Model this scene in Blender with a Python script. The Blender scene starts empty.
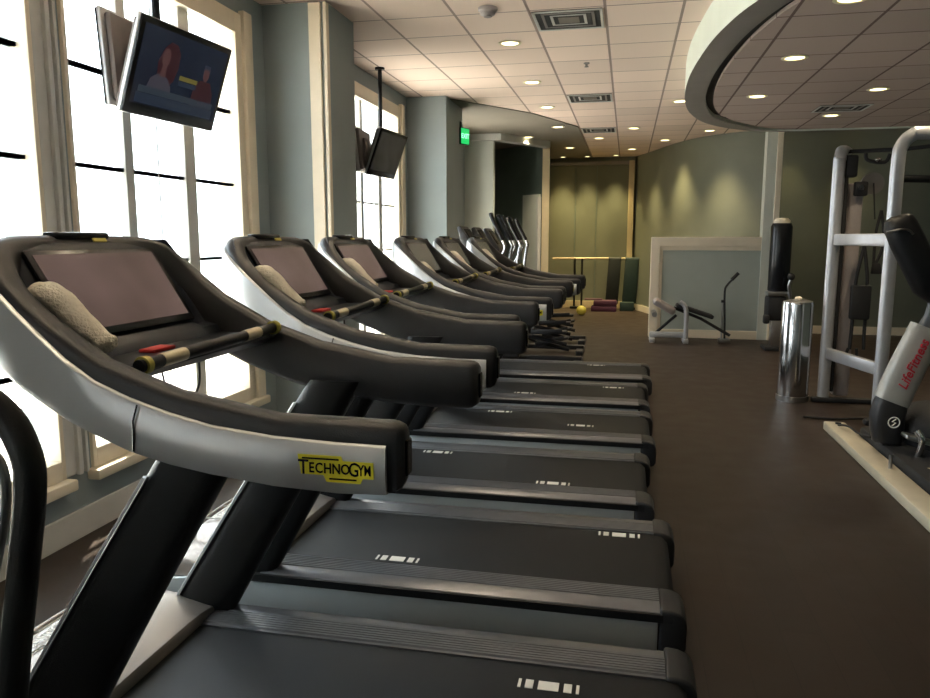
import bpy, bmesh, math, random
from mathutils import Vector, Matrix
random.seed(7)
S = bpy.context.scene
COL = S.collection
V = Vector
# ------------------------------------------------------------------ materials
MATS = {}
def mat(name, col, rough=.5, metal=0., spec=.5, noise=0., nscale=20., bump=0., bscale=80., emit=None, estr=0., coat=0., rnoise=0.):
    if name in MATS: return MATS[name]
    m = bpy.data.materials.new(name); m.use_nodes = True
    nt = m.node_tree; b = nt.nodes['Principled BSDF']
    c = (*col, 1)
    b.inputs['Base Color'].default_value = c
    b.inputs['Roughness'].default_value = rough
    b.inputs['Metallic'].default_value = metal
    b.inputs['Specular IOR Level'].default_value = spec
    b.inputs['Coat Weight'].default_value = coat
    if emit:
        b.inputs['Emission Color'].default_value = (*emit, 1)
        b.inputs['Emission Strength'].default_value = estr
    if noise or bump or rnoise:
        tc = nt.nodes.new('ShaderNodeTexCoord')
    if noise:
        n = nt.nodes.new('ShaderNodeTexNoise'); n.inputs['Scale'].default_value = nscale; n.inputs['Detail'].default_value = 5
        nt.links.new(tc.outputs['Object'], n.inputs['Vector'])
        r = nt.nodes.new('ShaderNodeValToRGB')
        r.color_ramp.elements[0].position = .3; r.color_ramp.elements[1].position = .7
        r.color_ramp.elements[0].color = (*[x*(1-noise) for x in col], 1)
        r.color_ramp.elements[1].color = (*[min(1, x*(1+noise)) for x in col], 1)
        nt.links.new(n.outputs['Fac'], r.inputs['Fac']); nt.links.new(r.outputs['Color'], b.inputs['Base Color'])
    if rnoise:
        n = nt.nodes.new('ShaderNodeTexNoise'); n.inputs['Scale'].default_value = 3; n.inputs['Detail'].default_value = 4
        nt.links.new(tc.outputs['Object'], n.inputs['Vector'])
        mr = nt.nodes.new('ShaderNodeMapRange'); mr.inputs['To Min'].default_value = rough-rnoise; mr.inputs['To Max'].default_value = rough+rnoise
        nt.links.new(n.outputs['Fac'], mr.inputs['Value']); nt.links.new(mr.outputs['Result'], b.inputs['Roughness'])
    if bump:
        n2 = nt.nodes.new('ShaderNodeTexNoise'); n2.inputs['Scale'].default_value = bscale; n2.inputs['Detail'].default_value = 3
        nt.links.new(tc.outputs['Object'], n2.inputs['Vector'])
        bp = nt.nodes.new('ShaderNodeBump'); bp.inputs['Strength'].default_value = bump; bp.inputs['Distance'].default_value = .01
        nt.links.new(n2.outputs['Fac'], bp.inputs['Height']); nt.links.new(bp.outputs['Normal'], b.inputs['Normal'])
    MATS[name] = m
    return m
def tile_mat(name, col, line, pitch, ox, oy, lw=.022):
    """suspended ceiling: square tiles with a recessed dark T-grid, object space"""
    m = bpy.data.materials.new(name); m.use_nodes = True; nt = m.node_tree; N = nt.nodes; L = nt.links
    b = N['Principled BSDF']; b.inputs['Roughness'].default_value = .85; b.inputs['Specular IOR Level'].default_value = .2
    tc = N.new('ShaderNodeTexCoord'); sp = N.new('ShaderNodeSeparateXYZ'); L.new(tc.outputs['Object'], sp.inputs[0])
    def math_(op, a, bb=None, c=None):
        n = N.new('ShaderNodeMath'); n.operation = op
        for i, v in enumerate((a, bb, c)):
            if v is None: continue
            if isinstance(v, (int, float)): n.inputs[i].default_value = v
            else: L.new(v, n.inputs[i])
        return n.outputs[0]
    ds = []
    for ax, o in (('X', ox), ('Y', oy)):
        f = math_('PINGPONG', math_('SUBTRACT', sp.outputs[ax], o), pitch/2)
        ds.append(f)
    lx = math_('LESS_THAN', ds[0], lw/2); ly = math_('LESS_THAN', ds[1], lw*.4)
    ln = math_('MAXIMUM', lx, ly)
    no = N.new('ShaderNodeTexNoise'); no.inputs['Scale'].default_value = 1.1; L.new(tc.outputs['Object'], no.inputs['Vector'])
    fx = math_('FLOOR', math_('DIVIDE', math_('SUBTRACT', sp.outputs['X'], ox), pitch)); fy = math_('FLOOR', math_('DIVIDE', math_('SUBTRACT', sp.outputs['Y'], oy), pitch))
    cmb = N.new('ShaderNodeCombineXYZ'); L.new(fx, cmb.inputs[0]); L.new(fy, cmb.inputs[1])
    wn = N.new('ShaderNodeTexWhiteNoise'); L.new(cmb.outputs[0], wn.inputs['Vector'])
    vv = N.new('ShaderNodeMapRange'); L.new(wn.outputs['Value'], vv.inputs['Value']); vv.inputs['To Min'].default_value = .9; vv.inputs['To Max'].default_value = 1.05
    mul = N.new('ShaderNodeVectorMath'); mul.operation = 'SCALE'; mul.inputs[0].default_value = col; L.new(vv.outputs[0], mul.inputs['Scale'])
    mx = N.new('ShaderNodeMix'); mx.data_type = 'RGBA'; L.new(ln, mx.inputs['Factor'])
    L.new(mul.outputs[0], mx.inputs[6]); mx.inputs[7].default_value = (*line, 1)
    L.new(mx.outputs[2], b.inputs['Base Color'])
    bp = N.new('ShaderNodeBump'); bp.invert = True; bp.inputs['Distance'].default_value = .01; bp.inputs['Strength'].default_value = .6
    L.new(ln, bp.inputs['Height']); L.new(bp.outputs['Normal'], b.inputs['Normal'])
    return m
def floor_mat():
    m = bpy.data.materials.new('rubber_plank_floor'); m.use_nodes = True; nt = m.node_tree; N = nt.nodes; L = nt.links
    b = N['Principled BSDF']; tc = N.new('ShaderNodeTexCoord')
    mp = N.new('ShaderNodeMapping'); mp.inputs['Rotation'].default_value = (0, 0, math.pi/2); L.new(tc.outputs['Object'], mp.inputs[0])
    br = N.new('ShaderNodeTexBrick'); L.new(mp.outputs[0], br.inputs['Vector'])
    br.inputs['Scale'].default_value = 1.; br.inputs['Brick Width'].default_value = 1.2; br.inputs['Row Height'].default_value = .16
    br.inputs['Mortar Size'].default_value = .0015; br.inputs['Color1'].default_value = (.027, .0175, .012, 1); br.inputs['Color2'].default_value = (.032, .021, .0145, 1); br.inputs['Mortar'].default_value = (.018, .012, .009, 1)
    n = N.new('ShaderNodeTexNoise'); n.inputs['Scale'].default_value = 5; n.inputs['Detail'].default_value = 8; L.new(tc.outputs['Object'], n.inputs['Vector'])
    mx = N.new('ShaderNodeMix'); mx.data_type = 'RGBA'; mx.blend_type = 'MULTIPLY'; mx.inputs['Factor'].default_value = .6
    rr = N.new('ShaderNodeMapRange'); rr.inputs['To Min'].default_value = .6; rr.inputs['To Max'].default_value = 1.4; L.new(n.outputs['Fac'], rr.inputs['Value'])
    L.new(br.outputs['Color'], mx.inputs[6]); L.new(rr.outputs[0], mx.inputs[7]); L.new(mx.outputs[2], b.inputs['Base Color'])
    r2 = N.new('ShaderNodeMapRange'); r2.inputs['To Min'].default_value = .36; r2.inputs['To Max'].default_value = .56; L.new(n.outputs['Fac'], r2.inputs['Value']); L.new(r2.outputs[0], b.inputs['Roughness'])
    b.inputs['Specular IOR Level'].default_value = .28
    return m
def glass_mat():
    m = bpy.data.materials.new('window_glass'); m.use_nodes = True; nt = m.node_tree; N = nt.nodes; L = nt.links
    for n in list(N): N.remove(n)
    o = N.new('ShaderNodeOutputMaterial'); t = N.new('ShaderNodeBsdfTransparent'); g = N.new('ShaderNodeBsdfGlossy'); mx = N.new('ShaderNodeMixShader'); lw = N.new('ShaderNodeLayerWeight'); lw.inputs['Blend'].default_value = .3; fr = N.new('ShaderNodeMath'); fr.operation = 'MULTIPLY'; fr.inputs[1].default_value = .25; L.new(lw.outputs['Facing'], fr.inputs[0])
    g.inputs['Roughness'].default_value = .03; t.inputs['Color'].default_value = (.97, .98, .98, 1)
    L.new(fr.outputs[0], mx.inputs[0]); L.new(t.outputs[0], mx.inputs[1]); L.new(g.outputs[0], mx.inputs[2]); L.new(mx.outputs[0], o.inputs[0])
    return m
def screen_mat(name, c1, c2, s, scale=3.):
    m = bpy.data.materials.new(name); m.use_nodes = True; nt = m.node_tree; N = nt.nodes; L = nt.links
    b = N['Principled BSDF']; b.inputs['Base Color'].default_value = (.02, .02, .022, 1); b.inputs['Roughness'].default_value = .25
    tc = N.new('ShaderNodeTexCoord'); n = N.new('ShaderNodeTexNoise'); n.inputs['Scale'].default_value = scale; n.inputs['Detail'].default_value = 2; L.new(tc.outputs['Object'], n.inputs['Vector'])
    r = N.new('ShaderNodeValToRGB'); r.color_ramp.elements[0].position = .35; r.color_ramp.elements[1].position = .68
    r.color_ramp.elements[0].color = (*c1, 1); r.color_ramp.elements[1].color = (*c2, 1)
    L.new(n.outputs['Fac'], r.inputs['Fac']); L.new(r.outputs['Color'], b.inputs['Emission Color']); b.inputs['Emission Strength'].default_value = s
    return m

WALLC = (.27, .315, .32)
M = dict(
 wall=mat('blue_grey_wall_paint', WALLC, .6, noise=.04, nscale=3, spec=.35),
 green=mat('sage_green_wall_paint', (.165, .175, .13), .5, noise=.05, nscale=3, spec=.4),
 dgreen=mat('dark_green_wall_paint', (.15, .19, .17), .4, spec=.5, noise=.1, nscale=2),
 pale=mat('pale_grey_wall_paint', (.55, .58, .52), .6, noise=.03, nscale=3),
 trim=mat('cream_trim_paint', (.72, .64, .50), .35, noise=.03, nscale=8),
 trimg=mat('pale_trim_paint', (.55, .55, .52), .35, noise=.03, nscale=8),
 gold=mat('warm_cream_trim_paint', (.55, .45, .27), .4, noise=.04, nscale=8),
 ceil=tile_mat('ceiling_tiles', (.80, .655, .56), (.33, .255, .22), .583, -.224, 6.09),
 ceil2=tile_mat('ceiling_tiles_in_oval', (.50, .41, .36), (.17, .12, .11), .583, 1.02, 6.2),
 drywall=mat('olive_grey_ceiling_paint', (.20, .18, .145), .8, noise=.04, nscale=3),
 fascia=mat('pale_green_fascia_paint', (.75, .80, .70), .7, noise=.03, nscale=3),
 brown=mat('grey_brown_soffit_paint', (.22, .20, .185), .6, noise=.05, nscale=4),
 darkgap=mat('black_shadow_gap', (.02, .02, .02), .8, noise=.1),
 floor=floor_mat(), glass=glass_mat(),
 black=mat('black_textured_plastic', (.008, .0085, .0095), .42, spec=.35, bump=.15, bscale=400, noise=.1, nscale=30),
 blackg=mat('glossy_black_plastic', (.006, .007, .009), .25, spec=.35, noise=.1),
 charcoal=mat('charcoal_soft_plastic', (.022, .022, .024), .42, spec=.5, bump=.12, bscale=300, noise=.08, nscale=20),
 dash=mat('dark_blue_grey_dashboard_plastic', (.010, .014, .022), .40, spec=.4, noise=.1, nscale=10),
 silver=mat('satin_silver_paint', (.54, .56, .58), .36, metal=.45, noise=.03, nscale=10),
 silverd=mat('silver_side_panel_paint', (.50, .54, .55), .38, metal=.4, noise=.04, nscale=6),
 footrail=mat('ribbed_grey_aluminium', (.20, .205, .225), .32, metal=.75, rnoise=.06, noise=.08, nscale=12),
 belt=mat('black_running_belt_rubber', (.0095, .010, .011), .50, spec=.28, bump=.35, bscale=500, noise=.12, nscale=40),
 cover=mat('champagne_silver_hood_paint', (.34, .30, .27), .28, metal=.5, noise=.04, nscale=6),
 white=mat('white_print', (.75, .74, .68), .6, noise=.02),
 cream=mat('cream_sensor_metal', (.62, .55, .38), .3, metal=.5, noise=.05),
 yellow=mat('yellow_plastic', (.92, .84, .03), .4, noise=.03),
 yell2=mat('dull_yellow_plastic', (.42, .37, .06), .5, noise=.05),
 red=mat('red_plastic', (.55, .03, .03), .4, noise=.05),
 chrome=mat('polished_steel', (.62, .62, .62), .14, metal=1., noise=.03),
 steel=mat('brushed_steel', (.45, .45, .45), .28, metal=1., noise=.05, nscale=40),
 rack=mat('silver_powder_coat', (.50, .51, .54), .32, metal=.5, noise=.04, nscale=15),
 towel=mat('white_terry_cloth', (.84, .79, .68), .95, spec=.1, bump=.9, bscale=160, noise=.06, nscale=60),
 rubber=mat('matt_black_rubber', (.012, .012, .013), .7, bump=.2, noise=.1),
 purple=mat('purple_foam', (.05, .008, .03), .7, noise=.1),
 mgreen=mat('dark_green_foam', (.006, .022, .016), .65, noise=.15),
 mblack=mat('blackish_green_foam', (.005, .009, .008), .65, noise=.15),
 teal=mat('teal_grey_plastic', (.16, .24, .22), .3, noise=.05),
 redprint=mat('red_print', (.50, .03, .05), .5, noise=.05),
 greyupper=mat('pinkish_grey_steel', (.32, .28, .265), .4, metal=.2, noise=.04),
 lamp=mat('downlight_lens', (.9, .85, .7), .5, emit=(1., .84, .46), estr=3., noise=.01),
 lampw=mat('downlight_warm_reflector', (.75, .70, .50), .35, metal=.3, noise=.03),
 exitg=mat('exit_sign_green_light', (.02, .3, .1), .5, emit=(.01, .45, .10), estr=.8, noise=.01),
 terrace=mat('sunlit_pale_paving', (.75, .73, .68), .8, noise=.04, nscale=2),
 tvback=mat('brown_grey_tv_back', (.16, .135, .125), .5, noise=.06),
 tvsil=mat('silver_tv_bezel', (.50, .50, .50), .3, metal=.6, noise=.02),
)
# ------------------------------------------------------------------ mesh helpers
def link(name, bm, m, parent=None, smooth=False, angle=40):
    me = bpy.data.meshes.new(name); bmesh.ops.remove_doubles(bm, verts=bm.verts, dist=1e-6)
    bmesh.ops.recalc_face_normals(bm, faces=bm.faces)
    bm.to_mesh(me); bm.free()
    ms = m if isinstance(m, (list, tuple)) else [m]
    for x in ms: me.materials.append(x)
    if smooth:
        me.polygons.foreach_set('use_smooth', [True]*len(me.polygons))
        me.set_sharp_from_angle(angle=math.radians(angle))
    o = bpy.data.objects.new(name, me); COL.objects.link(o)
    if parent: o.parent = parent
    return o
def shift(o, v):
    o.data.transform(Matrix.Translation(v)); return o
def thing(name, label, cat, loc=(0, 0, 0), rz=0, group=None):
    o = bpy.data.objects.new(name, None); COL.objects.link(o); o.empty_display_size = .2
    o.location = loc; o.rotation_euler = (0, 0, rz)
    return tag(o, label, cat, group)
def tag(o, label, cat, group=None):
    o['label'] = label; o['category'] = cat
    if group: o['group'] = group
    return o
def struct(o): o['kind'] = 'structure'; return o
def box(bm, x0, x1, y0, y1, z0, z1, bev=0, mi=0, seg=2, mtx=None):
    t = bmesh.new()
    vs = [t.verts.new((x, y, z)) for z in (z0, z1) for y in (y0, y1) for x in (x0, x1)]
    for f in ((0, 2, 3, 1), (4, 5, 7, 6), (0, 1, 5, 4), (2, 6, 7, 3), (0, 4, 6, 2), (1, 3, 7, 5)): t.faces.new([vs[i] for i in f])
    if bev: bmesh.ops.bevel(t, geom=t.edges[:], offset=bev, segments=seg, affect='EDGES', profile=.5)
    merge(bm, t, mi, mtx)
def merge(bm, t, mi=0, mtx=None):
    if mtx is not None: bmesh.ops.transform(t, matrix=mtx, verts=t.verts)
    d = {}
    for v in t.verts: d[v] = bm.verts.new(v.co)
    for f in t.faces:
        try: nf = bm.faces.new([d[v] for v in f.verts]); nf.material_index = mi
        except ValueError: pass
    t.free()
def boxo(name, x0, x1, y0, y1, z0, z1, m, parent=None, bev=0, seg=2):
    bm = bmesh.new(); box(bm, x0, x1, y0, y1, z0, z1, bev, seg=seg); return link(name, bm, m, parent, smooth=bool(bev))
def prism(bm, pts, a, b, axis='y', bev=0, mi=0, seg=2):
    """closed outline extruded along axis from a to b. pts are the two other coords in order"""
    t = bmesh.new()
    def P(p, s): return {'y': (p[0], s, p[1]), 'x': (s, p[0], p[1]), 'z': (p[0], p[1], s)}[axis]
    A = [t.verts.new(P(p, a)) for p in pts]; B = [t.verts.new(P(p, b)) for p in pts]
    n = len(pts)
    t.faces.new(A); t.faces.new(B[::-1])
    for i in range(n): t.faces.new((A[i], A[(i+1) % n], B[(i+1) % n], B[i]))
    bmesh.ops.recalc_face_normals(t, faces=t.faces)
    if bev: bmesh.ops.bevel(t, geom=t.edges[:], offset=bev, segments=seg, affect='EDGES', profile=.5)
    merge(bm, t, mi)
def loft(bm, rings, closed=True, caps=True, mi=0):
    R = [[bm.verts.new(p) for p in r] for r in rings]
    n = len(R[0])
    for i in range(len(R)-1):
        for j in range(n if closed else n-1):
            k = (j+1) % n
            f = bm.faces.new((R[i][j], R[i][k], R[i+1][k], R[i+1][j])); f.material_index = mi
    if caps and closed:
        for r in (R[0][::-1], R[-1]):
            f = bm.faces.new(r); f.material_index = mi
def smoothpath(pts, n=6):
    """Catmull-Rom through points"""
    P = [V(p) for p in pts]; out = []
    for i in range(len(P)-1):
        p0 = P[max(i-1, 0)]; p1 = P[i]; p2 = P[i+1]; p3 = P[min(i+2, len(P)-1)]
        for k in range(n):
            t = k/n
            out.append(.5*((2*p1)+(-p0+p2)*t+(2*p0-5*p1+4*p2-p3)*t*t+(-p0+3*p1-3*p2+p3)*t*t*t))
    out.append(P[-1]); return out
def tube(bm, pts, r, seg=12, smooth=0, caps=True, mi=0, flat=1., up=None):
    P = smoothpath(pts, smooth) if smooth else [V(p) for p in pts]
    rings = []; N = len(P)
    rr = r if isinstance(r, (list, tuple)) else None
    T0 = (P[1]-P[0]).normalized(); ref = V(up) if up else (V((0, 0, 1)) if abs(T0.z) < .9 else V((0, 1, 0)))
    nrm = (ref - T0*ref.dot(T0)).normalized()
    for i, p in enumerate(P):
        T = ((P[min(i+1, N-1)]-P[max(i-1, 0)])).normalized()
        nrm = (nrm - T*nrm.dot(T)).normalized(); b = T.cross(nrm)
        if rr:
            f = i/(N-1)*(len(rr)-1); a = int(min(f, len(rr)-2)); q = rr[a]+(rr[a+1]-rr[a])*(f-a)
        else: q = r
        rings.append([p+nrm*math.cos(2*math.pi*j/seg)*q+b*math.sin(2*math.pi*j/seg)*q*flat for j in range(seg)])
    loft(bm, rings, True, caps, mi)
def tubeo(name, pts, r, m, parent=None, seg=12, smooth=0, **k):
    bm = bmesh.new(); tube(bm, pts, r, seg, smooth, **k); return link(name, bm, m, parent, True)
def cyl(bm, c, r, h, seg=24, axis='z', r2=None, mi=0):
    a = V(c); d = {'z': V((0, 0, h)), 'x': V((h, 0, 0)), 'y': V((0, h, 0))}[axis]
    tube(bm, [a, a+d], [r, r2 if r2 is not None else r], seg, mi=mi)
def lathe(bm, prof, c, seg=32, mi=0):
    rings = [[(c[0]+r*math.cos(2*math.pi*j/seg), c[1]+r*math.sin(2*math.pi*j/seg), c[2]+z) for j in range(seg)] for r, z in prof]
    loft(bm, rings, True, True, mi)
def ellipsoid(bm, c, s, seg=16, mi=0):
    t = bmesh.new(); bmesh.ops.create_uvsphere(t, u_segments=seg, v_segments=seg//2+2, radius=1)
    merge(bm, t, mi, Matrix.Translation(c) @ Matrix.Diagonal((*s, 1)))
def text_bm(bm, s, size, mtx, ext=.001, mi=0, shear=0, bold=.0):
    cu = bpy.data.curves.new('t', 'FONT'); cu.body = s; cu.size = size; cu.extrude = ext; cu.align_x = 'CENTER'; cu.align_y = 'CENTER'; cu.shear = shear; cu.offset = bold; cu.resolution_u = 3
    o = bpy.data.objects.new('t', cu); COL.objects.link(o); bpy.context.view_layer.update()
    me = bpy.data.meshes.new_from_object(o.evaluated_get(bpy.context.evaluated_depsgraph_get()))
    t = bmesh.new(); t.from_mesh(me); merge(bm, t, mi, mtx)
    bpy.data.objects.remove(o); bpy.data.curves.remove(cu); bpy.data.meshes.remove(me)
def copy_tree(o, parent=None):
    c = o.copy(); COL.objects.link(c)
    if parent: c.parent = parent
    for ch in list(o.children): copy_tree(ch, c)
    return c
def interp(tab, x):
    if x <= tab[0][0]: return tab[0][1]
    for (a, b), (c, d) in zip(tab, tab[1:]):
        if x <= c: return b+(d-b)*(x-a)/(c-a)
    return tab[-1][1]

# ------------------------------------------------------------------ room shell
WX = -2.76; H = 3.289; RX = 5.6; Y0 = -3.2
bm = bmesh.new(); box(bm, -3.1, RX+.2, Y0-.2, 17.6, -.12, 0); struct(link('floor', bm, M['floor']))
bm = bmesh.new(); box(bm, -3.1, RX+.2, Y0-.2, 17.6, H, H+.12); struct(link('ceiling', bm, M['ceil']))
# window wall, with openings
SILL = .34; HEAD = 3.12
wins = [(-2.4, -1.2), (1.45, 3.16), (3.36, 5.28), (7.25, 9.14), (10.6, 12.2)]  # first opening, unseen behind the camera, is added for its daylight
bm = bmesh.new()
ys = [Y0-.2]+[v for w in wins for v in w]+[17.6]
for i in range(0, len(ys), 2): box(bm, WX-.22, WX, ys[i], ys[i+1], 0, H)
for a, b in wins:
    box(bm, WX-.22, WX, a, b, 0, SILL-.06); box(bm, WX-.22, WX, a, b, HEAD, H)
struct(link('wall_left', bm, M['wall']))
bm = bmesh.new(); box(bm, RX, RX+.2, Y0-.2, 17.6, 0, H); struct(link('wall_right', bm, M['green']))
bm = bmesh.new(); box(bm, -3.1, RX+.2, Y0-.2, Y0, 0, H); struct(link('wall_near', bm, M['wall']))
bm = bmesh.new(); box(bm, 2.2, RX, 13.15, 13.35, 0, H); struct(link('wall_far', bm, M['green']))
# curved wall
cw = smoothpath([(.10, 17.05, 0), (.42, 16.1, 0), (.75, 15.0, 0), (1.12, 14.15, 0), (1.6, 13.6, 0), (2.2, 13.25, 0)], 6)
def wallstrip(bm, path, off, z0, z1, t=.1, mi=0):
    rings = []
    for i, p in enumerate(path):
        T = (path[min(i+1, len(path)-1)]-path[max(i-1, 0)]).normalized(); n = V((T.y, -T.x, 0))
        if n.y > 0: n = -n
        a = p+n*off; b = a-n*t
        rings.append([(a.x, a.y, z0), (a.x, a.y, z1), (b.x, b.y, z1), (b.x, b.y, z0)])
    loft(bm, rings, True, True, mi)
bm = bmesh.new(); wallstrip(bm, cw, 0, 0, H); struct(link('wall_curved', bm, M['green'], smooth=True))
bm = bmesh.new(); wallstrip(bm, cw, .02, 0, .13, .02); struct(link('baseboard_curved', bm, M['trim'], smooth=True))
# stub wall (white edged) right of partition
bm = bmesh.new(); box(bm, 1.98, 2.12, 12.12, 12.36, 0, H); struct(link('wall_stub', bm, M['pale']))
bm = bmesh.new(); box(bm, 2.12, 2.20, 12.10, 12.2, 0, H, .008); struct(link('trim_1', bm, M['trim']))
# framed mirror, its reflected green wall painted on a plain slab
bm = bmesh.new(); box(bm, -1.9, .14, 17.0, 17.15, 0, H); struct(link('wall_back', bm, M['green']))
bm = bmesh.new()
for x in (-1.16, -.70): box(bm, x-.008, x+.008, 16.985, 17.0, .14, 3.1)
struct(link('trim_2', bm, M['dgreen']))
bm = bmesh.new(); box(bm, -1.9, .1, 16.96, 17.0, 0, .16, .006); struct(link('baseboard_back', bm, M['gold']))
bm = bmesh.new(); box(bm, -.02, .10, 16.86, 17.02, 0, 3.2, .01); struct(link('trim_3', bm, M['gold']))
bm = bmesh.new(); box(bm, -1.9, .1, 16.93, 17.0, 3.12, 3.2, .01); struct(link('trim_4', bm, M['brown']))
bm = bmesh.new(); prism(bm, [(-1.575, 14.1), (-1.44, 14.1), (-1.74, 17.0), (-1.9, 17.0)], 0, H, 'z'); struct(link('wall_return', bm, M['gold']))
# dark recess wall (oblique)
def slab(name, a, b, z0, z1, t, m):
    a = V((*a, 0)); b = V((*b, 0)); n = V((-(b-a).y, (b-a).x, 0)).normalized()*t
    bm = bmesh.new(); prism(bm, [(a.x, a.y), (b.x, b.y), (b.x+n.x, b.y+n.y), (a.x+n.x, a.y+n.y)], z0, z1, 'z'); return link(name, bm, m)
struct(slab('wall_recess', (-2.9, 15.3), (-1.56, 14.12), 0, H, .1, M['dgreen']))
d = struct(slab('door_1', (-1.95, 14.435), (-1.60, 14.13), 0, 2.35, -.04, M['pale']))  # pale slab painted in for a bright reflection on the dark wall
struct(slab('trim_5', (-1.63, 14.14), (-1.59, 14.10), 0, 2.3, -.07, M['trimg']))  # sharp white edge of that reflection, added as a pale strip
# pale wall left of recess, and its header
bm = bmesh.new(); box(bm, -2.9, -2.26, 12.8, 12.95, 0, H-.012); struct(link('wall_pale_end', bm, M['pale']))
bm = bmesh.new(); prism(bm, [(-2.9, 12.72), (-2.12, 12.72), (-1.42, 13.95), (-1.5, 14.15), (-2.2, 12.98), (-2.9, 12.98)], H-.12, H-.012, 'z'); struct(link('trim_6', bm, M['trimg']))
# lower drywall ceiling, left far side, its dim lighting darkened into the paint
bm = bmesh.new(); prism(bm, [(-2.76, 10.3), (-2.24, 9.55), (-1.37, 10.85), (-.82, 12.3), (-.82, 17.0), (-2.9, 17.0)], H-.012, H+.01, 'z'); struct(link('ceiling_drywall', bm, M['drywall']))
# pilasters
bm = bmesh.new(); box(bm, WX-.02, -2.25, 5.53, 6.12, 0, H); struct(link('wall_pilaster_near', bm, M['wall']))
bm = bmesh.new(); box(bm, WX-.02, -2.25, 9.36, 10.3, 0, H); struct(link('wall_pilaster_far', bm, M['wall']))
bm = bmesh.new(); box(bm, -2.38, -2.285, 5.505, 5.53, 0, H-.01, .006); box(bm, -2.262, -2.235, 5.505, 5.56, 0, H-.01, .006); struct(link('trim_7', bm, M['trim']))  # corner trim; the wide strip also paints in a white reflection
# baseboard along window wall
bm = bmesh.new()
for a, b in ((Y0, 5.53), (6.12, 9.36), (10.3, 12.8)): box(bm, WX, WX+.018, a, b, 0, .15, .004)
struct(link('baseboard_left', bm, M['trimg']))
bm = bmesh.new(); box(bm, 2.2, RX, 13.13, 13.15, 0, .13, .004); struct(link('baseboard_far', bm, M['trim']))

# ------------------------------------------------------------------ windows
def window(n, a, b, c=.12):
    fr = bmesh.new()
    x0, x1 = WX-.08, WX+.02
    box(fr, x0, x1, a, a+.03, SILL, HEAD, .006); box(fr, x0, x1, b-c-(.09 if c else .03), b-c, SILL, HEAD, .006)
    if c: box(fr, WX-.2, WX+.045, b-c, b, SILL, HEAD+.03, .01)
    box(fr, x0, x1, a+.028, b-c-(.088 if c else .028), HEAD-.14, HEAD, .006)
    box(fr, x0, x1, a+.028, b-c-(.088 if c else .028), SILL, SILL+.10, .006)
    f = struct(link('window_%d' % n, fr, M['trim'], smooth=True))
    w = b-a
    bm = bmesh.new()
    for c, hw in ((a+.52*w/1.89, .038), (a+1.13*w/1.89, .06)): box(bm, WX-.085, WX-.03, c-hw, c+hw, SILL+.1, HEAD-.14, .006)
    link('mullion', bm, M['trimg'], f, True)
    bm = bmesh.new()
    for z in (.89, 1.41, 1.93, 2.44): box(bm, WX-.085, WX-.045, a+.02, b-c-(.05 if c else .01), z-.010, z+.010)
    link('muntin', bm, M['trimg'], f)
    bm = bmesh.new(); box(bm, WX-.068, WX-.062, a+.02, b-c-(.05 if c else .01), SILL+.1, HEAD-.14); link('pane', bm, M['glass'], f)
    bm = bmesh.new(); box(bm, WX-.24, WX+.07, a-.03, b+.02, SILL-.06, SILL, .012); link('sill', bm, M['trim'], f, True)
    bm = bmesh.new(); tube(bm, [(WX-.03, a+.785*w/1.89, 3.0), (WX-.03, a+.785*w/1.89, .6)], .004, 6); link('blind_cord', bm, M['brown'], f)
for i, (a, b) in enumerate(wins): window(i+1, a, b, .12 if i > 1 else 0)
bm = bmesh.new(); box(bm, WX-.1, WX+.012, 3.16, 3.34, SILL, HEAD, .01); box(bm, WX+.01, WX+.035, 3.235, 3.262, SILL, HEAD, .004); box(bm, WX+.01, WX+.035, 3.29, 3.305, SILL, HEAD, .004)
struct(link('trim_8', bm, M['trimg']))
# terrace outside, bounces the sun up through the windows
bm = bmesh.new(); box(bm, -16, WX-.25, -12, 26, -.3, -.12); struct(link('ground_terrace', bm, M['terrace']))

# ------------------------------------------------------------------ oval dropped ceiling
ZO = 3.0
ov = smoothpath([(5.58, 2.55, 0), (4.0, 2.6, 0), (2.7, 2.85, 0), (1.75, 3.4, 0), (1.12, 4.25, 0), (.76, 5.1, 0), (.61, 5.76, 0), (.535, 6.5, 0), (.50, 7.5, 0), (.545, 8.57, 0), (.675, 9.5, 0), (.94, 10.35, 0), (1.40, 11.0, 0), (1.95, 11.34, 0), (3.2, 11.38, 0), (5.58, 11.38, 0)], 8)
def inset(path, d):
    out = []
    for i, p in enumerate(path):
        T = (path[min(i+1, len(path)-1)]-path[max(i-1, 0)]).normalized(); n = V((T.y, -T.x, 0)); out.append(p+n*d)
    return out
o1 = ov; 
wid = [.21 if p.y < 9 or p.x < .8 else max(.06, .24-.18*max(0, min(1, (p.x-1.2)/1.0))) for p in ov]
o2 = []
for i, p in enumerate(ov):
    T = (ov[min(i+1, len(ov)-1)]-ov[max(i-1, 0)]).normalized(); n = V((T.y, -T.x, 0)); o2.append(p+n*wid[i])
o3 = inset(o2, .08)
def strip(name, A, za, B, zb, m):
    bm = bmesh.new()
    a = [bm.verts.new((p.x, p.y, za)) for p in A]; b = [bm.verts.new((p.x, p.y, zb)) for p in B]
    for i in range(len(A)-1): bm.faces.new((a[i], a[i+1], b[i+1], b[i]))
    return bm
bm = bmesh.new()
rings = []
for p, q in zip(o1, o2): rings.append([(p.x, p.y, ZO), (p.x, p.y, H), (q.x, q.y, H), (q.x, q.y, ZO)])
loft(bm, rings)
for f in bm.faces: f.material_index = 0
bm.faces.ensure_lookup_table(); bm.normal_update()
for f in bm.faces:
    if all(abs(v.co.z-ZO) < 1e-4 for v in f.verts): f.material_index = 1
me_o = struct(link('ceiling_oval_bulkhead', bm, [M['fascia'], M['brown']], smooth=True, angle=30))
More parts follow.
